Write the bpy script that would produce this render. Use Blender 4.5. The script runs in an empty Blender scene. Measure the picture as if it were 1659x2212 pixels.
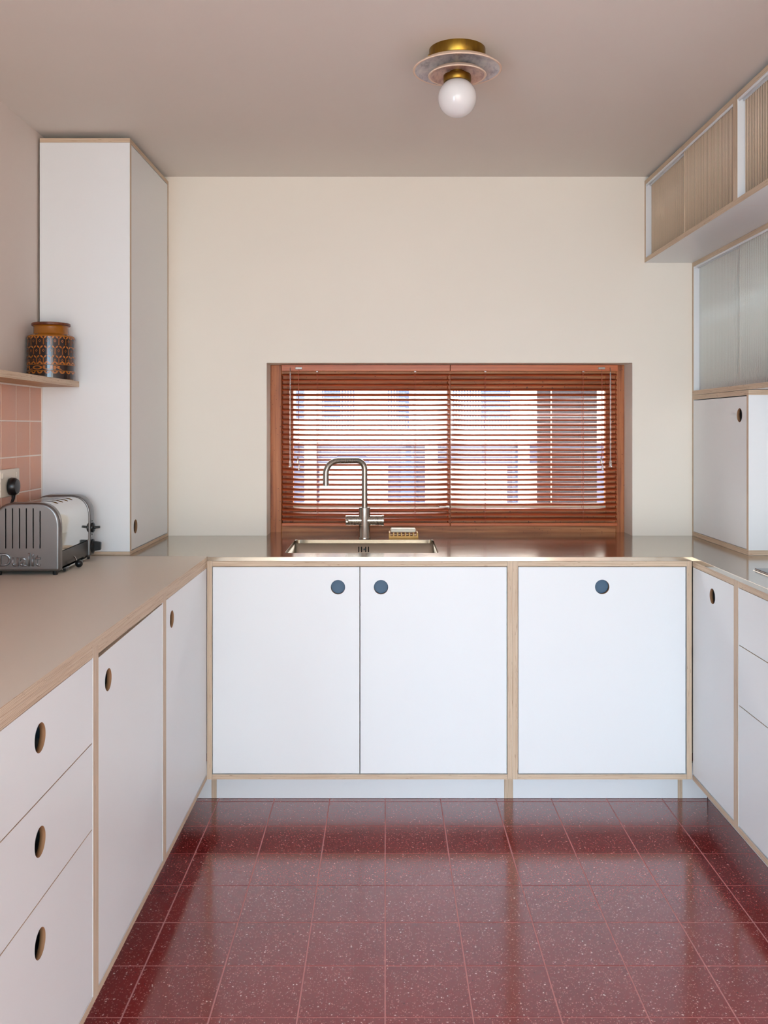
import bpy, bmesh, math, random
from mathutils import Vector, Matrix
random.seed(7)
C = bpy.context.scene.collection
S = bpy.context.scene
PI = math.pi

# ------------------------------------------------------------------ camera
FPX, W_PX = 2000.0, 1659.0
cd = bpy.data.cameras.new('camera'); cam = bpy.data.objects.new('camera', cd); C.objects.link(cam)
cd.sensor_fit = 'HORIZONTAL'; cd.sensor_width = 36.0
cd.lens = FPX*36.0/W_PX
cd.shift_x = -2.5/W_PX
cd.shift_y = -184.0/W_PX
cd.clip_start = 0.05
cam.location = (0, 0, 1.327); cam.rotation_euler = (PI/2, 0, 0)
S.camera = cam

# ------------------------------------------------------------------ world and light
S.view_settings.view_transform = 'Standard'
S.view_settings.look = 'None'
S.view_settings.exposure = -0.03
S.view_settings.gamma = 1.0
S.view_settings.use_curve_mapping = False
w = bpy.data.worlds.new('sky'); S.world = w; w.use_nodes = True
nt = w.node_tree
bg = nt.nodes['Background']

def area(name, loc, rot, sx, sy, power, col):
    if rot is None:
        l = bpy.data.lights.new(name, 'POINT'); l.shadow_soft_size = sx; rot = (0, 0, 0)
    else:
        l = bpy.data.lights.new(name, 'AREA'); l.shape = 'RECTANGLE'; l.size = sx; l.size_y = sy
    l.energy = power; l.color = col
    o = bpy.data.objects.new(name, l); C.objects.link(o); o.location = loc; o.rotation_euler = rot
    return o
# blue sky above the garden, seen from the low parts of the room under the head of the garden doors behind the camera
area('garden_sky_light', (0.3, -5.0, 2.6), (math.radians(80), 0, 0), 4.0, 1.8, 220, (.10, .56, 1.0))
# added fill from the left beside the camera; the wall behind it is solid
area('side_fill_light', (-1.14, -0.35, 1.0), (math.radians(90), 0, math.radians(-80)), 1.3, 1.6, 66, (.44, .75, 1.0))
# open sky above the yard outside the kitchen window
area('window_sky_light', (0.26, 5.6, 3.0), (math.radians(-52), 0, 0), 2.4, 1.2, 300, (.82, .92, 1.0))
bg.inputs['Color'].default_value = (.96, .925, .85, 1)
bg.inputs['Strength'].default_value = 7.6

# ------------------------------------------------------------------ materials
def lin(c):
    def f(v):
        v /= 255.0
        return v/12.92 if v <= .04045 else ((v+.055)/1.055)**2.4
    return (f(c[0]), f(c[1]), f(c[2]), 1)
def mat(name, col, rough=.5, metal=0.0, spec=.5, **kw):
    m = bpy.data.materials.new(name); m.use_nodes = True
    b = m.node_tree.nodes['Principled BSDF']
    b.inputs['Base Color'].default_value = lin(col)
    b.inputs['Roughness'].default_value = rough
    b.inputs['Metallic'].default_value = metal
    b.inputs['Specular IOR Level'].default_value = spec
    for k, v in kw.items(): b.inputs[k.replace('_', ' ')].default_value = v
    return m
def N(m, t, **kw):
    n = m.node_tree.nodes.new(t)
    for k, v in kw.items():
        if k.startswith('i_'): n.inputs[k[2:].replace('_', ' ')].default_value = v
        else: setattr(n, k, v)
    return n
def L(m, a, b): m.node_tree.links.new(a, b)
def bsdf(m): return m.node_tree.nodes['Principled BSDF']
def pos(m, scale=(1, 1, 1)):
    g = N(m, 'ShaderNodeNewGeometry'); mp = N(m, 'ShaderNodeMapping')
    mp.inputs['Scale'].default_value = scale
    L(m, g.outputs['Position'], mp.inputs['Vector']); return mp.outputs['Vector']
def ramp(m, fac, stops, interp='LINEAR'):
    r = N(m, 'ShaderNodeValToRGB'); r.color_ramp.interpolation = interp
    e = r.color_ramp.elements
    while len(e) < len(stops): e.new(.5)
    for i, (p, c) in enumerate(stops):
        e[i].position = p; e[i].color = c if len(c) == 4 else lin(c)
    L(m, fac, r.inputs['Fac']); return r.outputs['Color']
def bump(m, h, s=.2, d=.002):
    b = N(m, 'ShaderNodeBump'); b.inputs['Strength'].default_value = s; b.inputs['Distance'].default_value = d
    L(m, h, b.inputs['Height']); L(m, b.outputs['Normal'], bsdf(m).inputs['Normal'])
def noise(m, v, sc, det=3, rough=.5):
    n = N(m, 'ShaderNodeTexNoise'); n.inputs['Scale'].default_value = sc; n.inputs['Detail'].default_value = det
    n.inputs['Roughness'].default_value = rough
    L(m, v, n.inputs['Vector']); return n.outputs['Fac']
def mathn(m, op, a, b=None):
    n = N(m, 'ShaderNodeMath', operation=op)
    for i, v in enumerate((a, b)):
        if v is None: continue
        if isinstance(v, (int, float)): n.inputs[i].default_value = v
        else: L(m, v, n.inputs[i])
    return n.outputs[0]
def mixc(m, fac, a, b, mode='MIX'):
    n = N(m, 'ShaderNodeMix', data_type='RGBA', blend_type=mode)
    if isinstance(fac, (int, float)): n.inputs[0].default_value = fac
    else: L(m, fac, n.inputs[0])
    for i, v in ((6, a), (7, b)):
        if isinstance(v, tuple): n.inputs[i].default_value = v if len(v) == 4 else lin(v)
        else: L(m, v, n.inputs[i])
    return n.outputs[2]

def paint(name, col, rough=.75):
    m = mat(name, col, rough, spec=.25)
    v = pos(m)
    n1 = noise(m, v, 2.2, 4)
    L(m, mixc(m, n1, tuple(int(c*.985) for c in col), tuple(min(255, int(c*1.012)) for c in col)), bsdf(m).inputs['Base Color'])
    bump(m, noise(m, v, 26, 4), .25, .0015)
    return m
M = {}
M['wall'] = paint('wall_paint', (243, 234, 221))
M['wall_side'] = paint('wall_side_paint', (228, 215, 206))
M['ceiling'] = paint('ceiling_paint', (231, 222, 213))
M['lam'] = mat('white_laminate', (234, 235, 236), .34, spec=.4)
M['lam_in'] = mat('white_laminate_inside', (240, 239, 236), .5, spec=.3)
M['lam_grey'] = mat('grey_laminate', (214, 202, 188), .42, spec=.35)

def ply(name, axis, length_axes=None):
    """edge of birch plywood: thin veneers stacked along `axis`"""
    m = mat(name, (214, 186, 150), .55, spec=.3)
    g = N(m, 'ShaderNodeNewGeometry'); s = N(m, 'ShaderNodeSeparateXYZ'); L(m, g.outputs['Position'], s.inputs[0])
    c = s.outputs['XYZ'.index(axis)]
    wob = noise(m, g.outputs['Position'], 9, 2)
    c2 = mathn(m, 'ADD', mathn(m, 'MULTIPLY', c, 1/.0028), mathn(m, 'MULTIPLY', wob, .25))
    fr = mathn(m, 'FRACT', c2)
    tri = mathn(m, 'ABSOLUTE', mathn(m, 'SUBTRACT', fr, .5))
    sc = [6, 6, 6]; sc['XYZ'.index(axis)] = 420
    n = noise(m, pos(m, tuple(sc)), 1, 3, .6)
    col = ramp(m, tri, [(0.05, (150, 120, 96)), (.2, (222, 200, 176)), (.5, (208, 184, 158))])
    col = mixc(m, .45, col, ramp(m, n, [(.36, (180, 144, 112)), (.5, (216, 192, 164)), (.68, (230, 210, 184))]))
    sp = [30, 30, 30]; sp['XYZ'.index(axis)] = 500
    kn = noise(m, pos(m, tuple(sp)), 1, 1)
    col = mixc(m, ramp(m, kn, [(.70, (0, 0, 0)), (.74, (200, 200, 200))]), col, (132, 92, 62))
    L(m, col, bsdf(m).inputs['Base Color'])
    return m
PLY = {a: ply('plywood_edge_'+a.lower(), a) for a in 'XYZ'}
def plyface():
    m = mat('plywood_face', (200, 160, 118), .5, spec=.3)
    n = noise(m, pos(m, (60, 4, 60)), 1, 4, .6)
    L(m, ramp(m, n, [(.3, (160, 116, 78)), (.55, (192, 148, 106)), (.75, (206, 166, 124))]), bsdf(m).inputs['Base Color'])
    return m
M['plyface'] = plyface()
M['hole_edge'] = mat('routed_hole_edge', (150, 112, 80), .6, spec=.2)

def steel(name, col=(176, 172, 168), rough=.2, scale=(3, 260, 260), amt=.10):
    m = mat(name, col, rough, 1.0)
    n = noise(m, pos(m, scale), 1, 3, .6)
    r = N(m, 'ShaderNodeMapRange'); L(m, n, r.inputs[0])
    r.inputs[1].default_value = .3; r.inputs[2].default_value = .7
    r.inputs[3].default_value = max(.03, rough-amt/2); r.inputs[4].default_value = rough+amt/2
    L(m, r.outputs[0], bsdf(m).inputs['Roughness'])
    bump(m, n, .04, .0004)
    return m
M['steel'] = steel('brushed_steel_worktop', (184, 176, 164), .14, amt=.07)
M['sink'] = steel('satin_steel_sink', (196, 186, 170), .38)
M['tap'] = steel('brushed_nickel', (168, 160, 150), .26, (260, 260, 4), .08)
M['chrome'] = mat('polished_steel', (214, 210, 204), .07, 1.0)
M['cast'] = mat('grey_cast_metal', (128, 126, 125), .3, .9)
M['cast_dark'] = mat('dark_metal', (88, 84, 82), .35, .9)
M['black'] = mat('black_plastic', (18, 17, 18), .32)
M['dark'] = mat('dark_void', (20, 17, 15), .8)
M['brass'] = mat('aged_brass', (150, 114, 48), .36, 1.0)
M['blue'] = mat('blue_grey_backing', (66, 96, 122), .5)

def terrazzo():
    m = mat('terrazzo_tile', (128, 42, 42), .16, spec=.08)
    v = pos(m)
    n = noise(m, v, 3.0, 4)
    base = ramp(m, n, [(.3, (120, 28, 27)), (.7, (134, 36, 33))])
    oi = N(m, 'ShaderNodeObjectInfo')
    base = mixc(m, mathn(m, 'MULTIPLY', oi.outputs['Random'], .35), base, (122, 33, 32))
    fine = noise(m, v, 420, 2)
    base = mixc(m, ramp(m, fine, [(.56, (0, 0, 0)), (.70, (150, 150, 150))]), base, (164, 92, 88))
    for sc, rad, thr, col in ((120, .18, .78, (226, 178, 168)), (210, .26, .50, (194, 112, 104)), (66, .09, .84, (236, 206, 196)), (60, .08, .90, (70, 20, 20))):
        vo = N(m, 'ShaderNodeTexVoronoi'); vo.inputs['Scale'].default_value = sc
        dist = N(m, 'ShaderNodeTexNoise'); dist.inputs['Scale'].default_value = sc*1.7; L(m, v, dist.inputs['Vector'])
        vm = N(m, 'ShaderNodeVectorMath', operation='MULTIPLY_ADD')
        L(m, dist.outputs['Color'], vm.inputs[0]); vm.inputs[1].default_value = (.6/sc,)*3; L(m, v, vm.inputs[2])
        L(m, vm.outputs[0], vo.inputs['Vector'])
        sepc = N(m, 'ShaderNodeSeparateColor'); L(m, vo.outputs['Color'], sepc.inputs[0])
        keep = mathn(m, 'GREATER_THAN', sepc.outputs[0], thr)
        size = mathn(m, 'MULTIPLY', sepc.outputs[1], rad*.9)
        inside = mathn(m, 'LESS_THAN', vo.outputs['Distance'], mathn(m, 'ADD', size, rad*.65))
        base = mixc(m, mathn(m, 'MULTIPLY', keep, inside), base, col)
    L(m, base, bsdf(m).inputs['Base Color'])
    rn = noise(m, v, 5, 4)
    r = N(m, 'ShaderNodeMapRange'); L(m, rn, r.inputs[0]); r.inputs[1].default_value = .3; r.inputs[2].default_value = .7
    r.inputs[3].default_value = .11; r.inputs[4].default_value = .18
    L(m, r.outputs[0], bsdf(m).inputs['Roughness'])
    bump(m, noise(m, v, 7, 2), .06, .002)
    # polished wax film: reflection grows towards grazing view
    lw = N(m, 'ShaderNodeLayerWeight'); lw.inputs['Blend'].default_value = .5
    fac = mathn(m, 'MINIMUM', mathn(m, 'ADD', mathn(m, 'MULTIPLY', mathn(m, 'POWER', lw.outputs['Facing'], 4.0), 1.45), .02), .9)
    gl = N(m, 'ShaderNodeBsdfGlossy'); gl.inputs['Color'].default_value = (1, .94, .94, 1)
    L(m, r.outputs[0], gl.inputs['Roughness'])
    mx = N(m, 'ShaderNodeMixShader'); L(m, fac, mx.inputs[0]); L(m, bsdf(m).outputs[0], mx.inputs[1]); L(m, gl.outputs[0], mx.inputs[2])
    L(m, mx.outputs[0], m.node_tree.nodes['Material Output'].inputs['Surface'])
    return m
M['terrazzo'] = terrazzo()
M['floor_grout'] = mat('floor_grout', (196, 128, 124), .7)

def zellige():
    m = mat('pink_tile', (216, 152, 122), .3)
    v = pos(m); n = noise(m, v, 7, 3)
    oi = N(m, 'ShaderNodeObjectInfo')
    c = mixc(m, oi.outputs['Random'], (226, 160, 128), (216, 148, 114))
    c = mixc(m, ramp(m, n, [(.35, (0, 0, 0)), (.75, (255, 255, 255))]), c, (210, 156, 132))
    vo = noise(m, v, 160, 1)
    c = mixc(m, ramp(m, vo, [(.74, (0, 0, 0)), (.77, (120, 120, 120))]), c, (150, 104, 84))
    L(m, c, bsdf(m).inputs['Base Color'])
    bump(m, noise(m, v, 14, 3), .3, .003)
    return m
M['tile'] = zellige()
M['grout'] = mat('white_grout', (246, 232, 222), .7)

def wood(name, cols, scale=(2, 60, 60), rough=.5, spec=.4, dots=None):
    m = mat(name, cols[1], rough, spec=spec)
    n = noise(m, pos(m, scale), 1, 5, .62)
    c = ramp(m, n, [(.3, cols[0]), (.5, cols[1]), (.72, cols[2])])
    if dots:
        k = noise(m, pos(m), 130, 1)
        c = mixc(m, ramp(m, k, [(.70, (0, 0, 0)), (.735, (255, 255, 255))]), c, dots)
    L(m, c, bsdf(m).inputs['Base Color'])
    bump(m, n, .2, .001)
    return m
M['frame'] = wood('window_wood_horizontal', [(134, 76, 40), (182, 112, 62), (216, 152, 98)], (3, 90, 90), .45, dots=(70, 34, 22))
M['frame_v'] = wood('window_wood_vertical', [(134, 72, 40), (178, 104, 58), (198, 126, 76)], (80, 80, 3), .45, dots=(70, 34, 22))
M['slat'] = mat('terracotta_slat', (180, 80, 40), .36, spec=.5)
M['headrail'] = wood('terracotta_rail', [(172, 84, 46), (198, 106, 62), (212, 124, 76)], (2, 120, 120), .35)
M['cream'] = mat('cream_bead', (252, 238, 208), .5)
M['cord'] = mat('terracotta_cord', (176, 92, 66), .7)
M['clear'] = mat('clear_plastic', (238, 228, 222), .08, Transmission_Weight=.75)
M['metal'] = mat('small_fitting', (150, 140, 132), .35, .8)

def glass(name, tint=(1, 1, 1, 1), gloss=.08):
    m = bpy.data.materials.new(name); m.use_nodes = True; t = m.node_tree
    for n in list(t.nodes):
        if n.type != 'OUTPUT_MATERIAL': t.nodes.remove(n)
    out = t.nodes['Material Output']
    tr = t.nodes.new('ShaderNodeBsdfTransparent'); tr.inputs[0].default_value = tint
    gl = t.nodes.new('ShaderNodeBsdfGlossy'); gl.inputs['Roughness'].default_value = .02
    fr = t.nodes.new('ShaderNodeFresnel'); fr.inputs[0].default_value = 1.45
    mx = t.nodes.new('ShaderNodeMixShader')
    t.links.new(fr.outputs[0], mx.inputs[0]); t.links.new(tr.outputs[0], mx.inputs[1]); t.links.new(gl.outputs[0], mx.inputs[2])
    t.links.new(mx.outputs[0], out.inputs[0]); return m
M['pane'] = glass('window_glass')
def fluted_glass(name='fluted_glass', body=.85):
    m = bpy.data.materials.new(name); m.use_nodes = True; t = m.node_tree
    for n in list(t.nodes):
        if n.type != 'OUTPUT_MATERIAL': t.nodes.remove(n)
    out = t.nodes['Material Output']
    tr = t.nodes.new('ShaderNodeBsdfTransparent'); tr.inputs[0].default_value = (.80, .86, .82, 1)
    tl = t.nodes.new('ShaderNodeBsdfTranslucent'); tl.inputs[0].default_value = (.86, .92, .87, 1)
    df = t.nodes.new('ShaderNodeBsdfDiffuse'); df.inputs[0].default_value = (.88, .92, .86, 1)
    gl = t.nodes.new('ShaderNodeBsdfGlossy'); gl.inputs['Roughness'].default_value = .12
    lw = t.nodes.new('ShaderNodeFresnel'); lw.inputs[0].default_value = 1.5
    m1 = t.nodes.new('ShaderNodeMixShader'); m1.inputs[0].default_value = .45
    m2 = t.nodes.new('ShaderNodeMixShader'); m2.inputs[0].default_value = body
    m3 = t.nodes.new('ShaderNodeMixShader')
    t.links.new(tr.outputs[0], m1.inputs[1]); t.links.new(tl.outputs[0], m1.inputs[2])
    t.links.new(m1.outputs[0], m2.inputs[1]); t.links.new(df.outputs[0], m2.inputs[2])
    t.links.new(lw.outputs[0], m3.inputs[0]); t.links.new(m2.outputs[0], m3.inputs[1]); t.links.new(gl.outputs[0], m3.inputs[2])
    t.links.new(m3.outputs[0], out.inputs[0]); return m
M['fluted'] = fluted_glass()
M['reed'] = mat('oak_reeds', (218, 194, 166), .5)
M['reed_back'] = mat('reed_backing_shade', (84, 60, 44), .6)  # dark tone paints in the crevice shade between the reeds
M['fluted_clear'] = fluted_glass('fluted_glass_grooves', .35)

# ------------------------------------------------------------------ helpers
ORG = {}
def org(p): return ORG.get(p, Vector((0, 0, 0)))
def thing(name, label, cat, loc=(0, 0, 0), rz=0, group=None):
    o = bpy.data.objects.new(name, None); C.objects.link(o); o.location = loc; o.rotation_euler = (0, 0, rz)
    o.empty_display_size = .05
    o['label'] = label; o['category'] = cat
    if group: o['group'] = group
    ORG[o] = Vector(loc); return o
def mk(name, bm, mats, parent=None, local=False, smooth=False, kind=None, label=None, cat=None, group=None, recalc=True):
    if recalc: bmesh.ops.recalc_face_normals(bm, faces=bm.faces)
    if parent is not None and not local:
        bmesh.ops.translate(bm, verts=bm.verts, vec=-org(parent))
    me = bpy.data.meshes.new(name)
    if smooth:
        for f in bm.faces: f.smooth = True
    bm.to_mesh(me); bm.free()
    if not isinstance(mats, (list, tuple)): mats = [mats]
    for m in mats: me.materials.append(m)
    o = bpy.data.objects.new(name, me); C.objects.link(o)
    if smooth:
        try: me.set_sharp_from_angle(angle=math.radians(38))
        except Exception: pass
    if parent is not None:
        o.parent = parent; ORG[o] = org(parent)
    if kind: o['kind'] = kind
    if label: o['label'] = label
    if cat: o['category'] = cat
    if group: o['group'] = group
    return o
def box(bm, x0, x1, y0, y1, z0, z1, mi=0, bev=0):
    vs = [bm.verts.new(p) for p in ((x0, y0, z0), (x1, y0, z0), (x1, y1, z0), (x0, y1, z0), (x0, y0, z1), (x1, y0, z1), (x1, y1, z1), (x0, y1, z1))]
    fs = []
    for q in ((3, 2, 1, 0), (4, 5, 6, 7), (0, 1, 5, 4), (1, 2, 6, 5), (2, 3, 7, 6), (3, 0, 4, 7)):
        f = bm.faces.new([vs[i] for i in q]); f.material_index = mi; fs.append(f)
    if bev:
        es = list({e for f in fs for e in f.edges})
        r = bmesh.ops.bevel(bm, geom=es, offset=bev, segments=1, affect='EDGES')
        for f in r['faces']: f.material_index = mi
    return fs
def B(*bounds, **kw):
    bm = bmesh.new(); box(bm, *bounds, **kw); return bm
def struct(name, bm, m, parent=None):
    o = mk(name, bm, m, parent)
    if parent is None: o['kind'] = 'structure'
    return o
AX = {'X': 0, 'Y': 1, 'Z': 2}
def panel(name, b, thin, parent, face=None, label=None):
    """plywood board: laminate on its two broad faces, veneer stripes on its edges"""
    bm = bmesh.new(); box(bm, *b)
    bmesh.ops.recalc_face_normals(bm, faces=bm.faces)
    for f in bm.faces: f.material_index = 0 if abs(f.normal[AX[thin]]) > .7 else 1
    return mk(name, bm, [face or M['lam'], PLY[thin]], parent, label=label)
def circ(cx, cy, r, n=40): return [(cx+r*math.cos(2*PI*i/n), cy+r*math.sin(2*PI*i/n)) for i in range(n)]
def rrect(x0, x1, y0, y1, r, n=6):
    out = []
    for cx, cy, a in ((x1-r, y0+r, -PI/2), (x1-r, y1-r, 0), (x0+r, y1-r, PI/2), (x0+r, y0+r, PI)):
        for i in range(n+1):
            t = a+PI/2*i/n; out.append((cx+r*math.cos(t), cy+r*math.sin(t)))
    return out
def plate(outer, holes, th, bev=0, res=2):
    """flat board with holes in local XY, thickness th centred on z=0"""
    cu = bpy.data.curves.new('t', 'CURVE'); cu.dimensions = '2D'; cu.fill_mode = 'BOTH'
    cu.extrude = th/2-bev; cu.bevel_depth = bev; cu.bevel_resolution = res; cu.offset = -bev
    for pts in [outer]+holes:
        s = cu.splines.new('POLY'); s.points.add(len(pts)-1); s.use_cyclic_u = True
        for i, p in enumerate(pts): s.points[i].co = (p[0], p[1], 0, 1)
    o = bpy.data.objects.new('t', cu); C.objects.link(o)
    me = o.to_mesh()
    bm = bmesh.new(); bm.from_mesh(me); o.to_mesh_clear()
    bpy.data.objects.remove(o); bpy.data.curves.remove(cu)
    bmesh.ops.remove_doubles(bm, verts=bm.verts, dist=1e-6)
    bmesh.ops.recalc_face_normals(bm, faces=bm.faces)
    for f in bm.faces: f.material_index = 0 if abs(f.normal.z) > .9 else 1; 
    for f in bm.faces: f.smooth = False
    return bm
def place(bm, mode, front, th):
    """map plate coords (u,v,w) to the wall of cabinets it stands in"""
    if mode == 'back':     # faces -Y ; u=X v=Z
        M4 = Matrix(((1, 0, 0, 0), (0, 0, 1, front+th/2), (0, 1, 0, 0), (0, 0, 0, 1)))
    elif mode == 'left':   # faces +X ; u=Y v=Z
        M4 = Matrix(((0, 0, 1, front-th/2), (1, 0, 0, 0), (0, 1, 0, 0), (0, 0, 0, 1)))
    else:                  # faces -X
        M4 = Matrix(((0, 0, 1, front+th/2), (1, 0, 0, 0), (0, 1, 0, 0), (0, 0, 0, 1)))
    bm.transform(M4); return bm
def door(name, mode, front, u0, u1, z0, z1, holes, parent, th=None, quad=None, label=None):
    if th is None: th = .018 if mode == 'back' else .0105
    outer = quad or [(u0, z0), (u1, z0), (u1, z1), (u0, z1)]
    bm = plate(outer, [circ(h[0], h[1], h[2] if len(h) > 2 else .0245) for h in holes], th)
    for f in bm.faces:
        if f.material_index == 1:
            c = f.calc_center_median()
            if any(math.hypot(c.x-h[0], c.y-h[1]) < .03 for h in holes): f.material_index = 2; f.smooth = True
    place(bm, mode, front, th)
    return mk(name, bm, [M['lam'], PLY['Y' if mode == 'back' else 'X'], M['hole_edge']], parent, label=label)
def tube(bm, pts, r, seg=12, mi=0, caps=True, radii=None):
    pts = [Vector(p) for p in pts]; rings = []
    t0 = (pts[1]-pts[0]).normalized()
    nrm = t0.orthogonal().normalized()
    for i, p in enumerate(pts):
        if i == 0: t = t0
        elif i == len(pts)-1: t = (pts[i]-pts[i-1]).normalized()
        else: t = ((pts[i+1]-pts[i]).normalized()+(pts[i]-pts[i-1]).normalized()).normalized()
        nrm = (nrm-t*nrm.dot(t)).normalized(); bn = t.cross(nrm)
        rr = radii[i] if radii else r
        rings.append([bm.verts.new(p+nrm*rr*math.cos(2*PI*k/seg)+bn*rr*math.sin(2*PI*k/seg)) for k in range(seg)])
    for a, b in zip(rings, rings[1:]):
        for k in range(seg):
            f = bm.faces.new((a[k], a[(k+1) % seg], b[(k+1) % seg], b[k])); f.material_index = mi
    if caps:
        for rg in (rings[0], rings[-1]):
            f = bm.faces.new(rg); f.material_index = mi
    return bm
def T(pts, r, **k): return tube(bmesh.new(), pts, r, **k)
def lathe(bm, prof, c=(0, 0, 0), seg=48, mi=0, axis='Z'):
    rings = []
    for r, z in prof:
        if r < 1e-6:
            rings.append([bm.verts.new((0, 0, z))])
        else:
            rings.append([bm.verts.new((r*math.cos(2*PI*k/seg), r*math.sin(2*PI*k/seg), z)) for k in range(seg)])
    for a, b in zip(rings, rings[1:]):
        for k in range(seg):
            k2 = (k+1) % seg
            if len(a) == 1 and len(b) == 1: continue
            if len(a) == 1: f = bm.faces.new((a[0], b[k], b[k2]))
            elif len(b) == 1: f = bm.faces.new((a[k], a[k2], b[0]))
            else: f = bm.faces.new((a[k], a[k2], b[k2], b[k]))
            f.material_index = mi
    vs = [v for r in rings for v in r]
    if axis == 'X': bmesh.ops.rotate(bm, verts=vs, cent=(0, 0, 0), matrix=Matrix.Rotation(PI/2, 3, 'Y'))
    if axis == 'Y': bmesh.ops.rotate(bm, verts=vs, cent=(0, 0, 0), matrix=Matrix.Rotation(-PI/2, 3, 'X'))
    bmesh.ops.translate(bm, verts=vs, vec=c)
    return bm
def LA(prof, c=(0, 0, 0), **k): return lathe(bmesh.new(), prof, c, **k)
def text_bm(txt, x0, x1, z0, z1, ext, bev=0.0, bold=0.0):
    cu = bpy.data.curves.new('t', 'FONT'); cu.body = txt; cu.size = 1; cu.extrude = ext; cu.bevel_depth = bev
    cu.offset = bold; cu.resolution_u = 4; cu.bevel_resolution = 2
    o = bpy.data.objects.new('t', cu); C.objects.link(o); me = o.to_mesh()
    bm = bmesh.new(); bm.from_mesh(me); o.to_mesh_clear(); bpy.data.objects.remove(o)
    xs = [v.co.x for v in bm.verts]; ys = [v.co.y for v in bm.verts]
    a, b, c, d = min(xs), max(xs), min(ys), max(ys)
    for v in bm.verts:
        v.co.x = x0+(v.co.x-a)/(b-a)*(x1-x0); v.co.y = z0+(v.co.y-c)/(d-c)*(z1-z0)
    bmesh.ops.remove_doubles(bm, verts=bm.verts, dist=1e-6)
    return bm
def dup(root, loc=None, label=None, group=None):
    r = root.copy(); C.objects.link(r)
    if loc is not None: r.location = loc
    if label: r['label'] = label
    for ch in list(root.children):
        c = ch.copy(); C.objects.link(c); c.parent = r
        for g in list(ch.children):
            d = g.copy(); C.objects.link(d); d.parent = c
    return r

# ================================================================== SETTING
XL, XR, YB, YF, ZC = -1.2, 1.645, 3.766, -2.0, 2.344
WX0, WX1, WZ0, WZ1 = -.482, 1.0055, .868, 1.587
floor = struct('floor', B(XL-.1, XR+.1, YF-.1, 4.08, -.06, -.0006), M['floor_grout'])
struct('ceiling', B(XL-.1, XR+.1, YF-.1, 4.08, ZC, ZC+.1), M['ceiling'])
bm = bmesh.new()
box(bm, XL-.1, WX0, YB, 4.06, -.0006, ZC); box(bm, WX1, XR+.1, YB, 4.06, -.0006, ZC)
box(bm, WX0, WX1, YB, 4.06, WZ1, ZC); box(bm, WX0, WX1, YB, 4.06, -.0006, WZ0)
bmesh.ops.remove_doubles(bm, verts=bm.verts, dist=1e-5)
struct('wall_back', bm, M['wall'])
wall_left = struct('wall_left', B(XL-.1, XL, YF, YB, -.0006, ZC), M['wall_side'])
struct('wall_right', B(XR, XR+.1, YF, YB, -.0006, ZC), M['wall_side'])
bm = bmesh.new()
box(bm, XL, -.95, YF-.1, YF, -.0006, ZC); box(bm, 1.45, XR, YF-.1, YF, -.0006, ZC); box(bm, -.95, 1.45, YF-.1, YF, 2.1, ZC)
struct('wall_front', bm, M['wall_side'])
bm = bmesh.new()
for x in (-.95, .22, 1.39): box(bm, x, x+.06, YF-.08, YF-.02, 0, 2.1)
box(bm, -.89, .22, YF-.08, YF-.02, 2.04, 2.1); box(bm, .28, 1.39, YF-.08, YF-.02, 2.04, 2.1)
struct('door_1', bm, M['lam'])

bm = bmesh.new()
for a_ in (-1.05, .30): box(bm, XL, XL+.05, a_, a_+.05, .10, 1.9)
for a_ in (.10, 1.85): box(bm, XL, XL+.05, -1.0, .30, a_, a_+.05)
struct('side_fill_frame', bm, M['lam'])  # added unseen frame around the side fill light, no opening behind it

# floor tiles ------------------------------------------------------
PX, PY, G = .1973, .1995, .0034
def tile_bm(sx, sy, h, bev):
    bm = bmesh.new(); box(bm, -sx/2, sx/2, -sy/2, sy/2, -h, 0)
    top = [e for e in bm.edges if all(abs(v.co.z) < 1e-7 for v in e.verts)]
    bmesh.ops.bevel(bm, geom=top, offset=bev, segments=1, affect='EDGES'); return bm
bm = tile_bm(PX-G, PY-G, .0005, .0004); me = bpy.data.meshes.new('floor_tile'); bm.to_mesh(me); bm.free(); me.materials.append(M['terrazzo'])
rest = bmesh.new(); n = 0
for j in range(27):
    yc = 3.277+PY*1.5-PY*j
    for i in range(-6, 9):
        xc = (i+.5)*PX
        if xc-PX/2 < XL+.004 or xc+PX/2 > XR-.004: continue
        if yc+PY/2 > 3.762: continue
        if 1.55 < yc and -.85 < xc < 1.25:
            o = bpy.data.objects.new('tile', me); C.objects.link(o); o.parent = floor
            o.location = (xc, yc, random.uniform(-.0001, .0002))
            o.rotation_euler = (random.gauss(0, .0006), random.gauss(0, .0006), random.gauss(0, .0012)); n += 1
        elif yc > YF+.1:
            box(rest, xc-PX/2+G/2, xc+PX/2-G/2, yc-PY/2+G/2, yc+PY/2-G/2, -.0005, 0)
mk('tile_field', rest, M['terrazzo'], floor, kind='stuff')

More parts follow.
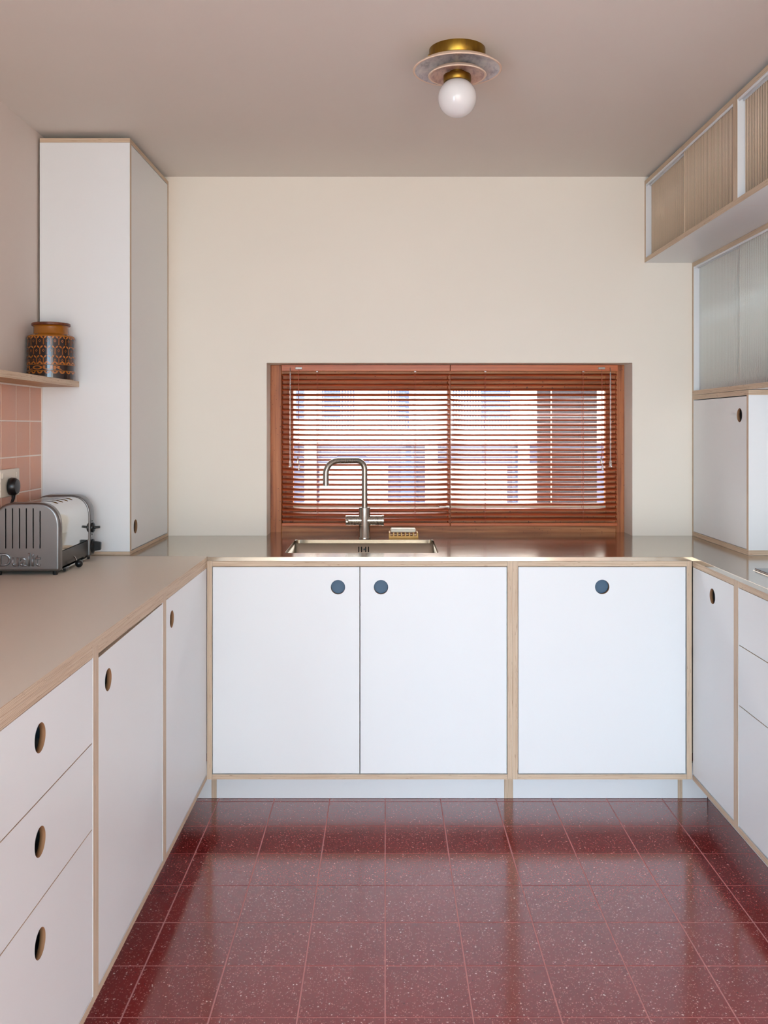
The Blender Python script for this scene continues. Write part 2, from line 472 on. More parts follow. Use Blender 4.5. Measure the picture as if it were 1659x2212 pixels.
# wall tiles -------------------------------------------------------
TZ, TP = .8848, .1155
tf = -1.183
bb = B(XL, tf-.0012, .9, 3.188, TZ, TZ+5*TP+.004); mk('grout_bed', bb, M['grout'], wall_left)
mk('grout_edge', B(XL, tf+.001, 3.188, 3.193, TZ, TZ+5*TP+.003), M['grout'], wall_left)
mk('grout_cap', B(XL, tf+.0005, .9, 3.188, TZ+5*TP-.001, TZ+5*TP+.0038, bev=.0006), M['grout'], wall_left)
edges_y = [3.188, 3.086, 2.970]
while edges_y[-1] > 1.05: edges_y.append(edges_y[-1]-.1165)
cache = {}
for k in range(len(edges_y)-1):
    wy = edges_y[k]-edges_y[k+1]-.0068
    key = round(wy, 4)
    if key not in cache:
        b = bmesh.new(); box(b, -.006, 0, -wy/2, wy/2, 0, TP-.0044)
        es = [e for e in b.edges if all(abs(v.co.x) < 1e-7 for v in e.verts)]
        bmesh.ops.bevel(b, geom=es, offset=.0007, segments=1, affect='EDGES')
        m_ = bpy.data.meshes.new('wall_tile'); b.to_mesh(m_); b.free(); m_.materials.append(M['tile']); cache[key] = m_
    for r in range(5):
        o = bpy.data.objects.new('tile', cache[key]); C.objects.link(o); o.parent = wall_left
        o.location = (tf+random.uniform(-.0001, .0003), (edges_y[k]+edges_y[k+1])/2, TZ+.0012+r*TP)
        o.rotation_euler = (random.gauss(0, .002), random.gauss(0, .0012), random.gauss(0, .0014))

# window -----------------------------------------------------------
win = bpy.data.objects.new('window_1', None); C.objects.link(win); win['kind'] = 'structure'; win.location = (.26, 3.92, .886); ORG[win] = Vector(win.location)
FY0, FY1 = 3.892, 3.965
mk('jamb', B(WX0, -.436, FY0, FY1, .8685, WZ1, bev=.002), M['frame_v'], win)
mk('jamb', B(.970, WX1, FY0, FY1, .8685, WZ1, bev=.002), M['frame_v'], win)
mk('head', B(-.436, .970, FY0, FY1, 1.548, WZ1, bev=.002), M['frame'], win)
mk('sill_rail', B(-.436, .970, FY0, FY1, .8685, .915, bev=.002), M['frame'], win)
def sash(x0, x1, gx0, gx1, y0, side):
    s = mk('sash', B(x0, gx0, y0, y0+.03, .9155, 1.5475, bev=.0015), M['frame_v'], win)
    mk('stile', B(gx1, x1, y0, y0+.03, .9155, 1.5475, bev=.0015), M['frame_v'], s)
    mk('top_rail', B(gx0, gx1, y0, y0+.03, 1.483, 1.5475, bev=.0015), M['frame'], s)
    mk('bottom_rail', B(gx0, gx1, y0, y0+.03, .9155, .978, bev=.0015), M['frame'], s)
    mk('glazing_bead', B(gx0, gx1, y0, y0+.028, .9782, 1.001, bev=.0015), M['cream'], s, label='cream painted bead')
    mk('pane', B(gx0, gx1, y0+.012, y0+.016, 1.0012, 1.483), M['pane'], s)
    return s
s1 = sash(-.4355, .2765, -.391, .2635, 3.931, 0)
s2 = sash(.2645, .9695, .2765, .928, 3.896, 1)
bm = B(.225, .262, 3.885, 3.896, .985, .996, bev=.002); lathe(bm, [(0, -.006), (.008, -.006), (.008, .006), (0, .006)], (.262, 3.889, .991), seg=16, axis='Y')
mk('window_latch', bm, M['metal'], win)

# ================================================================== BASE CABINETS
TH = .018
FB = 3.15      # front plane of back run
def back_cab(name, label, x0, x1, doors, group='white base cabinets'):
    t = thing(name, label, 'cabinet', ((x0+x1)/2, FB, 0.1275), group=group)
    z0, z1 = .1275, .870
    panel('side_panel', (x0, x0+TH-.0005, FB, 3.72, z0, z1), 'X', t)
    panel('side_panel', (x1-TH+.0005, x1, FB, 3.72, z0, z1), 'X', t)
    panel('top_rail', (x0+TH, x1-TH, FB, FB+.07, z1-TH, z1), 'Z', t)
    panel('top_rail', (x0+TH, x1-TH, 3.65, 3.72, z1-TH, z1), 'Z', t)
    panel('bottom_panel', (x0+TH, x1-TH, FB, 3.72, z0, z0+TH-.001), 'Z', t, M['lam_in'])
    panel('back_panel', (x0+TH, x1-TH, 3.7205, 3.726, z0, z1), 'Y', t, M['lam_in'])
    for (a, b, hx, hz) in doors:
        d = door('door', 'back', FB+.001, a, b, .1475, .850, [(hx, hz)], t)
        bm = LA([(0, -.0005), (.031, -.0005), (.031, .001), (0, .001)], (hx, FB+.0205, hz), seg=32, axis='Y')
        mk('hole_backing', bm, M['blue'], d, label='blue-grey disc behind the finger hole')
    return t
hz = 1.327-(1268.5-922)/635
back_cab('sink_cabinet', 'white double-door plywood base cabinet under the sink, two blue round finger holes', -.606, .4335,
         [(-.5865, -.0875, -.1606, hz), (-.0845, .4135, -.0142, hz)])
back_cab('dishwasher_cabinet', 'wide single-door white base cabinet right of the sink cabinet, one blue finger hole', .4338, 1.0435,
         [(.4535, 1.022, (1301-832)/635, 1.327-(1268-922)/635)])
FL, FR = -.606, 1.045
def side_cab(side, name, label, y0, y1, z1, doors=(), drawers=(), far_open=False):
    s = 1 if side == 'left' else -1
    F = FL if side == 'left' else FR
    back = -1.178 if side == 'left' else 1.63
    t = thing(name, label, 'cabinet', (F, (y0+y1)/2, .1275), group='white base cabinets')
    def xb(a, b): return (min(a, b), max(a, b))
    fx = xb(F, back)
    z0 = .1275
    yb1 = y1
    panel('side_panel', fx+(y0, y0+TH-.0005, z0, z1), 'Y', t)
    if far_open: panel('side_panel', xb(F-s*.015, back)+(y1-TH, y1, z0, z1), 'Y', t)
    else: panel('side_panel', fx+(y1-TH+.0005, y1, z0, z1), 'Y', t)
    ye = y1-(TH if not far_open else 0)
    panel('top_panel', xb(F, F-s*(.5 if not far_open else .0145))+(y0+TH, y1-(TH if not far_open else 0), z1-TH, z1), 'Z', t)
    if far_open:
        panel('bottom_panel', xb(F, F-s*.0145)+(y0+TH, y1, z0, z0+TH-.001), 'Z', t); panel('bottom_panel', xb(F-s*.015, back)+(y0+TH, y1-TH-.0005, z0, z0+TH-.001), 'Z', t)
    else:
        panel('bottom_panel', fx+(y0+TH, y1-TH, z0, z0+TH-.001), 'Z', t)
    panel('back_panel', xb(back-s*.006, back-s*.0005)+(y0+TH, y1-TH, z0, z1), 'X', t, M['lam_in'])
    for dd in doors:
        a, b, za, zb, holes = dd[:5]; quad = dd[5] if len(dd) > 5 else None
        door('door', side, F-s*.001, a, b, za, zb, holes, t, quad=quad)
    for (a, b, za, zb, holes) in drawers:
        d = door('drawer', side, F-s*.001, a, b, za, zb, holes, t)
        x_in = F-s*.05
        bm = bmesh.new()
        xa, xb_ = xb(F-s*.0195, F-s*.48)
        box(bm, xa, xb_, a+.02, a+.032, za+.02, zb-.05); box(bm, xa, xb_, b-.032, b-.02, za+.02, zb-.05)
        box(bm, xa, xb_, a+.0325, b-.0325, za+.012, za+.0195)
        mk('drawer_box', bm, M['lam_in'], d)
    return t
ZL = .8663
side_cab('left', 'corner_cabinet', 'narrow-looking white door cabinet at the far left corner beside the sink run', 2.5442, 3.148, ZL,
         doors=[(2.565, 3.1465, .1475, .8465, [(2.635, .780)])], far_open=True)
side_cab('left', 'door_cabinet', 'white left-run door cabinet whose door hangs low under a dark gap', 1.9395, 2.5438, ZL,
         doors=[(1.96, 2.523, .1475, .846, [(2.030, .7727)], [(1.96, .1475), (2.523, .1475), (2.523, .8445), (1.96, .838)])])
side_cab('left', 'drawer_cabinet', 'three-drawer white cabinet nearest the camera on the left', 1.319, 1.939, ZL,
         drawers=[(1.339, 1.919, .673, .8465, [(1.629, .780, .026)]), (1.339, 1.919, .4945, .6705, [(1.629, .597, .026)]),
                  (1.339, 1.919, .1475, .492, [(1.629, .418, .026)])])
ZR = .870
side_cab('right', 'corner_cabinet', 'slim white door cabinet in the far right corner under the steel worktop', 2.758, 3.148, ZR,
         doors=[(2.778, 3.1465, .1475, .850, [(2.960, .785)])], far_open=True)
side_cab('right', 'drawer_cabinet', 'white drawer cabinet at the right edge below the hob', 2.14, 2.7575, ZR,
         drawers=[(2.16, 2.7375, .683, .850, []), (2.16, 2.7375, .505, .6805, []), (2.16, 2.7375, .1475, .5025, [])])

# kickboards -------------------------------------------------------
t = thing('kickboard', 'white kickboard with three plywood end strips under the sink run', 'kickboard', (.2, 3.306, 0), group='white kickboards')
PZ = .1268
for a, b in ((-.72, -.6205), (-.6015, .4248), (.4565, 1.0445), (1.0615, 1.15)):
    mk('board', B(a, b, 3.306, 3.322, .001, PZ), M['lam'], t)
for a, b in ((-.620, -.602), (.4253, .456), (1.045, 1.061)):
    mk('strip', B(a, b, 3.305, 3.324, .001, PZ), PLY['X'], t, label='plywood strip')
t = thing('kickboard', 'white kickboard recessed under the left cabinets', 'kickboard', (-.735, 2.3, 0), group='white kickboards')
mk('board', B(-.74, -.722, 1.32, 3.304, .001, PZ), M['lam'], t)
t = thing('kickboard', 'white kickboard recessed under the right cabinets', 'kickboard', (1.16, 2.6, 0), group='white kickboards')
mk('board', B(1.152, 1.17, 2.14, 3.304, .001, PZ), M['lam'], t)

# worktops ---------------------------------------------------------
WT = .8845
t = thing('laminate_worktop', 'beige-grey laminate worktop with striped plywood edge along the left wall', 'worktop', (-.9, 2.2, ZL))
panel('slab', (-1.1795, FL, 1.3, 3.1675, ZL+.0002, WT), 'Z', t, M['lam_grey'])
SX0, SX1, SY0, SY1 = -.352, .188, 3.245, 3.627
outer = [(-1.19, 3.1685), (-.6055, 3.1685), (-.6055, 3.1475), (1.0445, 3.1475), (1.0445, 2.12), (1.64, 2.12), (1.64, 3.765), (1.005, 3.765), (1.005, 3.8915), (-.4815, 3.8915), (-.4815, 3.765), (-1.19, 3.765)]
bm = plate(outer, [rrect(SX0, SX1, SY0, SY1, .018)], .0143, bev=.0008, res=1)
bmesh.ops.translate(bm, verts=bm.verts, vec=(0, 0, WT-.00715))
for f in bm.faces: f.material_index = 0
t = thing('steel_worktop', 'brushed stainless steel worktop running under the window and round to the right', 'worktop', (.2, 3.5, .870))
mk('steel_top', bm, M['steel'], t)

# sink -------------------------------------------------------------
t = thing('sink', 'rectangular stainless steel undermount sink below the tap', 'sink', (-.08, 3.44, .70))
bm = bmesh.new()
rings = []
for z, off, r in ((.8698, .0, .018), (.80, -.001, .017), (.712, -.003, .02), (.700, -.010, .02), (.697, -.02, .02)):
    rings.append([bm.verts.new((p[0], p[1], z)) for p in rrect(SX0-off, SX1+off, SY0-off, SY1+off, r)])
for a, b in zip(rings, rings[1:]):
    for k in range(len(a)): bm.faces.new((a[k], a[(k+1) % len(a)], b[(k+1) % len(a)], b[k]))
bm.faces.new(rings[-1])
o = mk('basin', bm, M['sink'], t, smooth=True)
md = o.modifiers.new('s', 'SOLIDIFY'); md.thickness = .0012; md.offset = 1
mk('drain', LA([(0, .6985), (.03, .6985), (.042, .7), (.045, .6978), (.03, .697), (0, .697)], (-.08, 3.44, 0), seg=32), M['chrome'], t, smooth=True)
for px in (776, 782, 791, 797):
    xx = (px-832-1)*3.625/2000
    bm = plate(rrect(xx-.0022, xx+.0022, .8365, .858, .002, 4), [], .0016); place(bm, 'back', 3.6238, .0016)
    mk('overflow_slot', bm, M['dark'], t)
mk('overflow_screw', LA([(0, -.001), (.004, -.001), (.004, .001), (0, .001)], (-.0815, 3.6245, .8475), seg=16, axis='Y'), M['cast_dark'], t)

# tap --------------------------------------------------------------
t = thing('tap', 'tall brushed nickel swan-neck mixer tap behind the sink', 'tap', (-.082, 3.688, WT))
tx, ty = -.082, 3.688
mk('body', LA([(0, WT), (.024, WT), (.024, WT+.004), (.0225, WT+.006), (.0225, WT+.118), (.0215, WT+.122), (.014, WT+.122), (0, WT+.122)], (tx, ty, 0), seg=32), M['tap'], t, smooth=True)
top = 1.2055-.0118
dirx, diry = -.150, -.065
pts = [(tx, ty, WT+.118)]
R = .036
z_end = 1.098
pts.append((tx, ty, top-R))
for i in range(1, 9):
    a = PI/2*i/8
    h = R*(1-math.cos(a)); v = R*math.sin(a)
    ll = math.hypot(dirx, diry)
    pts.append((tx+dirx/ll*h, ty+diry/ll*h, top-R+v))
R2 = .05; ll = math.hypot(dirx, diry); ux, uy = dirx/ll, diry/ll
for i in range(0, 10):
    a = PI/2*i/9
    h = ll-R2+R2*math.sin(a); v = R2*(1-math.cos(a))
    pts.append((tx+ux*h, ty+uy*h, top-v))
pts.append((tx+dirx, ty+diry, z_end))
mk('spout', T(pts, .0115, seg=20), M['tap'], t, smooth=True)
mk('aerator', LA([(0, z_end-.002), (.0095, z_end-.002), (.0095, z_end), (0, z_end)], (tx+dirx, ty+diry, 0), seg=20), M['cast_dark'], t)
zc = 1.327-(1124-922)*3.688/2000
for s in (-1, 1):
    h = mk('handle', LA([(0, .012), (.0195, .012), (.0195, .052), (.0185, .0525), (.0185, .0535), (.0195, .054), (.0195, .074), (.018, .0755), (0, .0755)], (0, 0, 0), seg=28, axis='X') if s == 1 else LA([(0, -.0755), (.018, -.0755), (.0195, -.074), (.0195, -.054), (.0185, -.0535), (.0185, -.0525), (.0195, -.052), (.0195, -.012), (0, -.012)], (0, 0, 0), seg=28, axis='X'), M['tap'], t, local=True, smooth=True)
    h.location = (0, 0, zc-WT)
    ORG[h] = Vector((tx, ty, zc))
    if s == -1: p = mk('pin', LA([(0, -.02), (.0055, -.022), (.006, -.016), (.006, 0), (0, 0)], (tx-.068, ty-.0195, zc), seg=16, axis='Y'), M['chrome'], h, smooth=True)
    else: p = mk('end_ring', LA([(.0195, .069), (.0215, .069), (.0215, .0765), (.0195, .0765)], (tx, ty, zc), seg=28, axis='X'), M['tap'], h, smooth=True)

# soap dish --------------------------------------------------------
sxa, sxb = (840-832)*3.70/2000, (903-832)*3.70/2000
wd = wood('bamboo', [(196, 140, 66), (222, 172, 92), (234, 190, 118)], (3, 60, 60), .5)
t = thing('soap_dish', 'slotted pale wooden soap dish on the steel worktop beside the tap', 'soap dish', ((sxa+sxb)/2, 3.71, WT))
mk('base', B(sxa, sxb, 3.672, 3.745, WT, WT+.009, bev=.001), wd, t)
for k in range(8):
    x = sxa+.0005+(sxb-sxa-.0065)*k/7
    mk('rib', B(x, x+.0052, 3.672, 3.745, WT+.0091, WT+.022), wd, t)
bm = B(sxa+.007, sxb-.009, 3.680, 3.738, WT+.0221, WT+.036, bev=.004)
mk('soap', bm, mat('white_soap', (240, 232, 214), .45, Subsurface_Weight=.1), smooth=True, label='white bar of soap lying on the slotted wooden dish', cat='soap')

# hob --------------------------------------------------------------
t = thing('hob', 'flat dark glass hob lying on the right steel worktop', 'hob', (1.38, 2.6, WT))
mk('glass_top', B(1.139, 1.615, 2.33, 2.855, WT+.0012, WT+.0065, bev=.0015), mat('hob_glass', (34, 36, 42), .06, spec=.9), t)
mk('trim', B(1.136, 1.618, 2.327, 2.858, WT+.0001, WT+.0012), M['chrome'], t, label='thin bright steel trim')

# ================================================================== TALL CUPBOARD
CX0, CX1, CY0, CY1, CZ0, CZ1 = -1.192, -.881, 3.195, 3.764, WT+.0004, 2.3235
t = thing('tall_cupboard', 'tall white cupboard in the left corner reaching almost to the ceiling', 'cupboard', (-1.03, 3.48, CZ0))
panel('bottom_panel', (CX0, CX1, CY0, CY1, CZ0, CZ0+.0115), 'Z', t)
panel('top_panel', (CX0, CX1, CY0, CY1, CZ1-.0155, CZ1), 'Z', t)
panel('front_panel', (CX0, CX1, CY0, CY0+TH, CZ0+.012, CZ1-.016), 'Y', t)
panel('back_panel', (CX0, CX1, CY1-TH, CY1, CZ0+.012, CZ1-.016), 'Y', t)
door('door', 'left', CX1-.0005, CY0+TH+.002, CY1-TH-.002, CZ0+.0145, CZ1-.0185, [(3.269, .9756)], t)

# ================================================================== SHELF, JAR
t = thing('wall_shelf', 'plywood wall shelf above the pink tiles on the left', 'shelf', (-1.12, 2.2, 1.4655))
bm = plate(rrect(XL+.001, -1.054, 1.3, 3.1935, .006, 4), [], .0195)
bmesh.ops.translate(bm, verts=bm.verts, vec=(0, 0, 1.4737))
mk('board', bm, [M['plyface'], PLY['Z']], t)
SZ = 1.4835
JX, JY, JR = -1.1215, 3.108, .0765
t = thing('storage_jar', 'brown patterned ceramic flour storage jar on the wooden shelf', 'jar', (JX, JY, SZ))
ochre = mat('amber_glaze', (150, 90, 18), .2, spec=.6)
mk('jar_body', LA([(0, SZ), (JR-.004, SZ), (JR, SZ+.004), (JR, SZ+.142), (JR-.002, SZ+.146), (.066, SZ+.1495), (.0585, SZ+.153), (.056, SZ+.158), (.0555, SZ+.176), (.0585, SZ+.180), (0, SZ+.180)], (JX, JY, 0), seg=64), ochre, t, smooth=True)
lidw = wood('dark_lid_wood', [(80, 36, 16), (104, 52, 26), (122, 66, 36)], (60, 60, 8), .35)
mk('lid', LA([(0, SZ+.1803), (.0605, SZ+.1803), (.0625, SZ+.1825), (.0625, SZ+.188), (.0605, SZ+.190), (0, SZ+.190)], (JX, JY, 0), seg=48), lidw, t, smooth=True)
def wrap(bm, r, a0=0):
    """x = arc length (0 faces the camera), y = height"""
    for v in bm.verts:
        a = v.co.x/JR + a0
        z = v.co.y; rr = r+v.co.z
        v.co = Vector((JX+rr*math.sin(a), JY-rr*math.cos(a), z))
    return bm
def poly(bm, pts):
    try: bm.faces.new([bm.verts.new((p[0], p[1], 0)) for p in pts])
    except ValueError: pass
FACE0 = math.atan2(JX, JY)   # turn towards the camera: jar sits left of the axis
a_face = -FACE0
dk = mat('dark_brown_print', (44, 26, 20), .14, spec=.6); orr = mat('orange_print', (172, 100, 34), .2, spec=.6)
NM = 20; P = 2*PI*JR/NM
zz = [SZ+.1405, SZ+.1355, SZ+.1065, SZ+.0775, SZ+.0485, SZ+.0245, SZ+.002]
bm = bmesh.new()
seg = 80
def band(bm, z0, z1):
    for k in range(seg):
        x0, x1 = 2*PI*JR*k/seg, 2*PI*JR*(k+1)/seg
        poly(bm, [(x0, z0), (x1, z0), (x1, z1), (x0, z1)])
band(bm, SZ+.029, SZ+.0475)
RH = .0315
rows = [(SZ+.113, .5), (SZ+.0813, 0), (SZ+.0497, .5)]
def hexa(cx, z0, h, w):
    return [(cx, z0), (cx+w, z0+h*.2), (cx+w, z0+h*.78), (cx, z0+h), (cx-w, z0+h*.78), (cx-w, z0+h*.2)]
rows2 = rows+[(SZ+.0015, 0)]
band(bm, SZ+.0497, SZ+.1405); band(bm, SZ+.0015, SZ+.0265)
mk('printed_ground', wrap(bm, JR+.0003, a_face), dk, t, kind='stuff', recalc=False)
bm = bmesh.new()
def leaf(bm, cx, cz, dx, dz, w, n=6):
    a = Vector((cx, cz)); b = Vector((cx+dx, cz+dz)); d = b-a; nn = Vector((-d.y, d.x)).normalized()*w
    pts = [a+d*(i/n)+nn*math.sin(PI*i/n) for i in range(n+1)]+[a+d*(i/n)-nn*math.sin(PI*i/n) for i in range(n-1, 0, -1)]
    poly(bm, [tuple(p) for p in pts])
for (z0, off) in rows2[:3]:
    for k in range(NM):
        cx = (k+off)*P
        for sg in (-1, 1): leaf(bm, cx+P*(.5+.04*sg), z0+RH*.66, sg*P*.40, RH*.26, P*.11)
        for sg in (-1, 1): poly(bm, [(cx+P*(.5+.05*sg), z0), (cx+P*(.5+.05*sg)+P*.045, z0), (cx+P*(.5+.05*sg)+P*.045, z0+RH*.66), (cx+P*(.5+.05*sg), z0+RH*.66)])
        zc_ = z0+RH*.40; s_ = P*.17; w_ = P*.035
        for (ax, az, bx, bz) in ((0, 1, 1, 0), (1, 0, 0, -1), (0, -1, -1, 0), (-1, 0, 0, 1)):
            p0 = Vector((cx+ax*s_, zc_+az*s_*1.25)); p1 = Vector((cx+bx*s_, zc_+bz*s_*1.25)); c0 = Vector((cx, zc_))
            q0 = c0+(p0-c0)*.66; q1 = c0+(p1-c0)*.66
            poly(bm, [tuple(p0), tuple(p1), tuple(q1), tuple(q0)])
for k in range(NM):
    for (zb, sg) in ((SZ+.0485, 1), (SZ+.028, -1)):
        cx = (k+.5)*P
        pts = [(cx+P*.42*math.cos(PI*i/8), zb+sg*P*.42*math.sin(PI*i/8)) for i in range(9)]
        inn = [(cx+P*.17*math.cos(PI*i/8), zb+sg*(.0012+P*.17*math.sin(PI*i/8))) for i in range(8, -1, -1)]
        for i in range(8):
            poly(bm, [pts[i], pts[i+1], inn[7-i], inn[8-i]])
mk('printed_leaves', wrap(bm, JR+.0006, a_face), orr, t, kind='stuff', recalc=False)
bm = text_bm('FLOUR', -.106, .036, SZ+.0315, SZ+.045, 0, 0, .035)
for v in bm.verts: v.co.z = 0
bmesh.ops.subdivide_edges(bm, edges=[e for e in bm.edges if e.calc_length() > .006], cuts=2)
mk('lettering', wrap(bm, JR+.0007, a_face), orr, t, recalc=False)
t = thing('trinket_dish', 'tiny dark brown dish half hidden left of the patterned jar', 'dish', (-1.155, 2.995, SZ))
mk('dish_shell', LA([(0, SZ+.0005), (.012, SZ+.0005), (.02, SZ+.009), (.0185, SZ+.009), (.011, SZ+.003), (0, SZ+.003)], (-1.155, 2.985, 0), seg=24), mat('dark_brown_clay', (70, 32, 18), .4), t, smooth=True)

# ================================================================== SOCKET + PLUG
t = thing('wall_socket', 'white double wall socket on the pink tiles above the toaster', 'socket', (tf, 2.895, 1.11))
so = mat('socket_plastic', (226, 214, 196), .3)
x0 = tf+.0012
mk('faceplate', B(x0, x0+.009, 2.824, 2.970, 1.109, 1.195, bev=.002), so, t)
for yy in (2.862, 2.936):
    mk('rocker_switch', B(x0+.009, x0+.013, yy-.033 if yy < 2.9 else yy+.0, (yy-.033 if yy < 2.9 else yy)+.009, 1.168, 1.184, bev=.001), so, t)
for a, b, c_, d_ in ((2.9335, 2.9405, 1.156, 1.164), (2.9475, 2.9555, 1.134, 1.139), (2.921, 2.929, 1.134, 1.139)):
    mk('pin_hole', B(x0+.0088, x0+.0093, a, b, c_, d_), M['dark'], t)
mk('neon', B(x0+.0088, x0+.0098, 2.951, 2.9545, 1.137, 1.1395), mat('neon_red', (120, 40, 30), .4), t)
t = thing('power_plug', 'black plug with cable pushed into the wall socket', 'plug', (x0+.02, 2.885, 1.12))
bm = LA([(0, 0), (.026, 0), (.0275, .004), (.0265, .016), (.022, .023), (0, .026)], (0, 0, 0), seg=32, axis='X')
for v in bm.verts: v.co.z *= 1.02
bmesh.ops.translate(bm, verts=bm.verts, vec=(x0+.0135, 2.885, 1.141))
mk('plug_body', bm, M['black'], t, smooth=True)
mk('cable', T([(x0+.024, 2.885, 1.118), (x0+.023, 2.885, 1.103), (x0+.014, 2.885, 1.078), (x0+.0045, 2.886, 1.05), (x0+.0035, 2.889, 1.0), (x0+.0035, 2.892, .90)], .003, seg=10, radii=[.007, .0052, .0034, .003, .003, .003]), M['black'], t, smooth=True)

# ================================================================== TOASTER
t = thing('toaster', 'steel and grey-metal four-slot toaster on the left worktop beside the tall cupboard', 'toaster', (-1.070, 2.757, WT), rz=math.radians(1.6))
def arch(w, z0, h, rx, ry, rb=.006, n=10, cx=0):
    pts = []
    for i in range(4): a = -PI/2+PI/2*i/3; pts.append((cx+w-rb+rb*math.cos(a), z0+rb+rb*math.sin(a)))
    for i in range(n+1):
        a = PI/2*i/n; e = .86
        pts.append((cx+w-rx+rx*math.cos(a)**e, h-ry+ry*math.sin(a)**e))
    for i in range(n+1):
        a = PI/2*i/n; e = .86
        pts.append((cx-w+rx-rx*math.sin(a)**e, h-ry+ry*math.cos(a)**e))
    for i in range(4): a = PI+PI/2*i/3; pts.append((cx-w+rb+rb*math.cos(a), z0+rb+rb*math.sin(a)))
    # drop near-duplicate points
    out = []
    for p in pts:
        if not out or math.hypot(p[0]-out[-1][0], p[1]-out[-1][1]) > 1e-4: out.append(p)
    return out
def slab(profile, holes, y0, y1, bev=0, res=2):
    bm = plate(profile, holes, y1-y0, bev, res)
    bm.transform(Matrix(((1, 0, 0, 0), (0, 0, 1, (y0+y1)/2), (0, 1, 0, 0), (0, 0, 0, 1)))); 
    for f in bm.faces: f.material_index = 0
    return bm
HT = .2165
slots = [rrect(.0418-.0203*k-.0017, .0418-.0203*k+.0017, .080, .200-.0035*max(0, 1-abs(k))-(.004 if k == 0 else 0), .0016, 4) for k in range(7)]
def arch_raw(o):
    w_, z0_, h_, rx_, ry_, rb_, n_ = .100-o, .011+o, HT-o, .068-o, .074-o, .0085-o*.9, 12
    pts = []
    for i in range(4): a = -PI/2+PI/2*i/3; pts.append((w_-rb_+rb_*math.cos(a), z0_+rb_+rb_*math.sin(a)))
    for i in range(n_+1): a = PI/2*i/n_; pts.append((w_-rx_+rx_*math.cos(a)**.86, h_-ry_+ry_*math.sin(a)**.86))
    for i in range(n_+1): a = PI/2*i/n_; pts.append((-w_+rx_-rx_*math.sin(a)**.86, h_-ry_+ry_*math.cos(a)**.86))
    for i in range(4): a = PI+PI/2*i/3; pts.append((-w_+rb_-rb_*math.sin(a-PI) if False else -w_+rb_+rb_*math.cos(a), z0_+rb_+rb_*math.sin(a)))
    return pts
bm = slab(arch_raw(.0078)[:], slots, 0, .003, .0004, 1)
rgs = []
for i in range(6):
    a = PI/2*i/5; o_ = .008*(1-math.sin(a)); y_ = .008*(1-math.cos(a))
    rgs.append([bm.verts.new((p[0], y_, p[1])) for p in arch_raw(o_)])
rgs.append([bm.verts.new((p[0], .024, p[1])) for p in arch_raw(0)])
rgs.append([bm.verts.new((p[0], .024, p[1])) for p in arch_raw(.010)])
for r0, r1 in zip(rgs, rgs[1:]):
    for k in range(len(r0)):
        bm.faces.new((r0[k], r0[(k+1) % len(r0)], r1[(k+1) % len(r0)], r1[k]))
near = mk('end_casting', bm, M['cast'], t, local=True, smooth=True)
for p_ in near.data.polygons:
    if abs(p_.normal.y) > .98: p_.use_smooth = False
mk('dark_liner', slab(arch(.090, .02, HT-.012, .06, .066), [], .012, .014), M['dark'], near, local=True)
bm = text_bm('Dualit', -.0775, .0445, .0265, .0665, .012, .014, .004)
for v in bm.verts:
    v.co.z *= .15
bm.transform(Matrix(((1, 0, 0, 0), (0, 0, -1, -.0001), (0, 1, 0, 0), (0, 0, 0, 1))))
mk('lettering', bm, M['cast'], near, local=True, smooth=True, label='raised brand lettering')
# polished sheet body with four bread slots
prof = arch(.0945, .068, HT-.004, .064, .070, rb=.001)
bodyo = mk('body', slab(prof, [], .0272, .318), M['chrome'], t, local=True, smooth=True)
cut = bmesh.new()
for k in range(4):
    yc = .098+.047*k
    p = plate(rrect(-.060, .064, yc-.009, yc+.009, .0088, 6), [], .06)
    bmesh.ops.translate(p, verts=p.verts, vec=(0, 0, HT))
    m_ = bpy.data.meshes.new('t'); p.to_mesh(m_); p.free(); cut.from_mesh(m_)
me_c = bpy.data.meshes.new('cut'); cut.to_mesh(me_c); cut.free()
oc = bpy.data.objects.new('cut', me_c); C.objects.link(oc); oc.parent = t
bpy.context.view_layer.update()
md = bodyo.modifiers.new('b', 'BOOLEAN'); md.object = oc; md.operation = 'DIFFERENCE'; md.solver = 'EXACT'
dg = bpy.context.evaluated_depsgraph_get()
nm = bpy.data.meshes.new_from_object(bodyo.evaluated_get(dg))
bodyo.modifiers.clear(); bodyo.data = nm
bpy.data.objects.remove(oc)
for k in range(4):
    yc = .098+.047*k
    mk('slot_liner', B(-.059, .063, yc-.0075, yc+.0075, HT-.0298, HT-.029), M['dark'], t, local=True)
    bm = bmesh.new(); pr = rrect(-.0595, .0635, yc-.0085, yc+.0085, .0083, 6)
    for p_ in range(len(pr)):
        pass
    zt = lambda x: HT-.0035-(max(0, abs(x)-.0345)/.064)**2.2*.07
    pts_ = [(a, b, zt(a)) for a, b in pr]; pts_.append(pts_[0])
    tube(bm, pts_, .0011, seg=6, caps=False)
    mk('slot_rim', bm, M['brass'], t, local=True, smooth=True)
mk('lower_panel', slab([(.092, .018), (.092, .0645), (-.092, .0645), (-.092, .018)][::-1], [], .0272, .318), M['cast_dark'], t, local=True)
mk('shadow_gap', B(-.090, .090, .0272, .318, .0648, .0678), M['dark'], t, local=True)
far = mk('end_casting', slab(arch(.098, .011, HT, .068, .074), [], .3185, .368, .004, 2), M['cast'], t, local=True, smooth=True)
for (sy, szz) in ((.34, .128), (.332, .108), (.34, .083), (.33, .078), (.33, .036)):
    mk('screw', LA([(0, .0975), (.0025, .0975), (.0022, .0995), (0, .100)], (0, sy, szz), seg=10, axis='X'), M['black'] if szz in (.128, .108, .083) else M['chrome'], far, local=True)
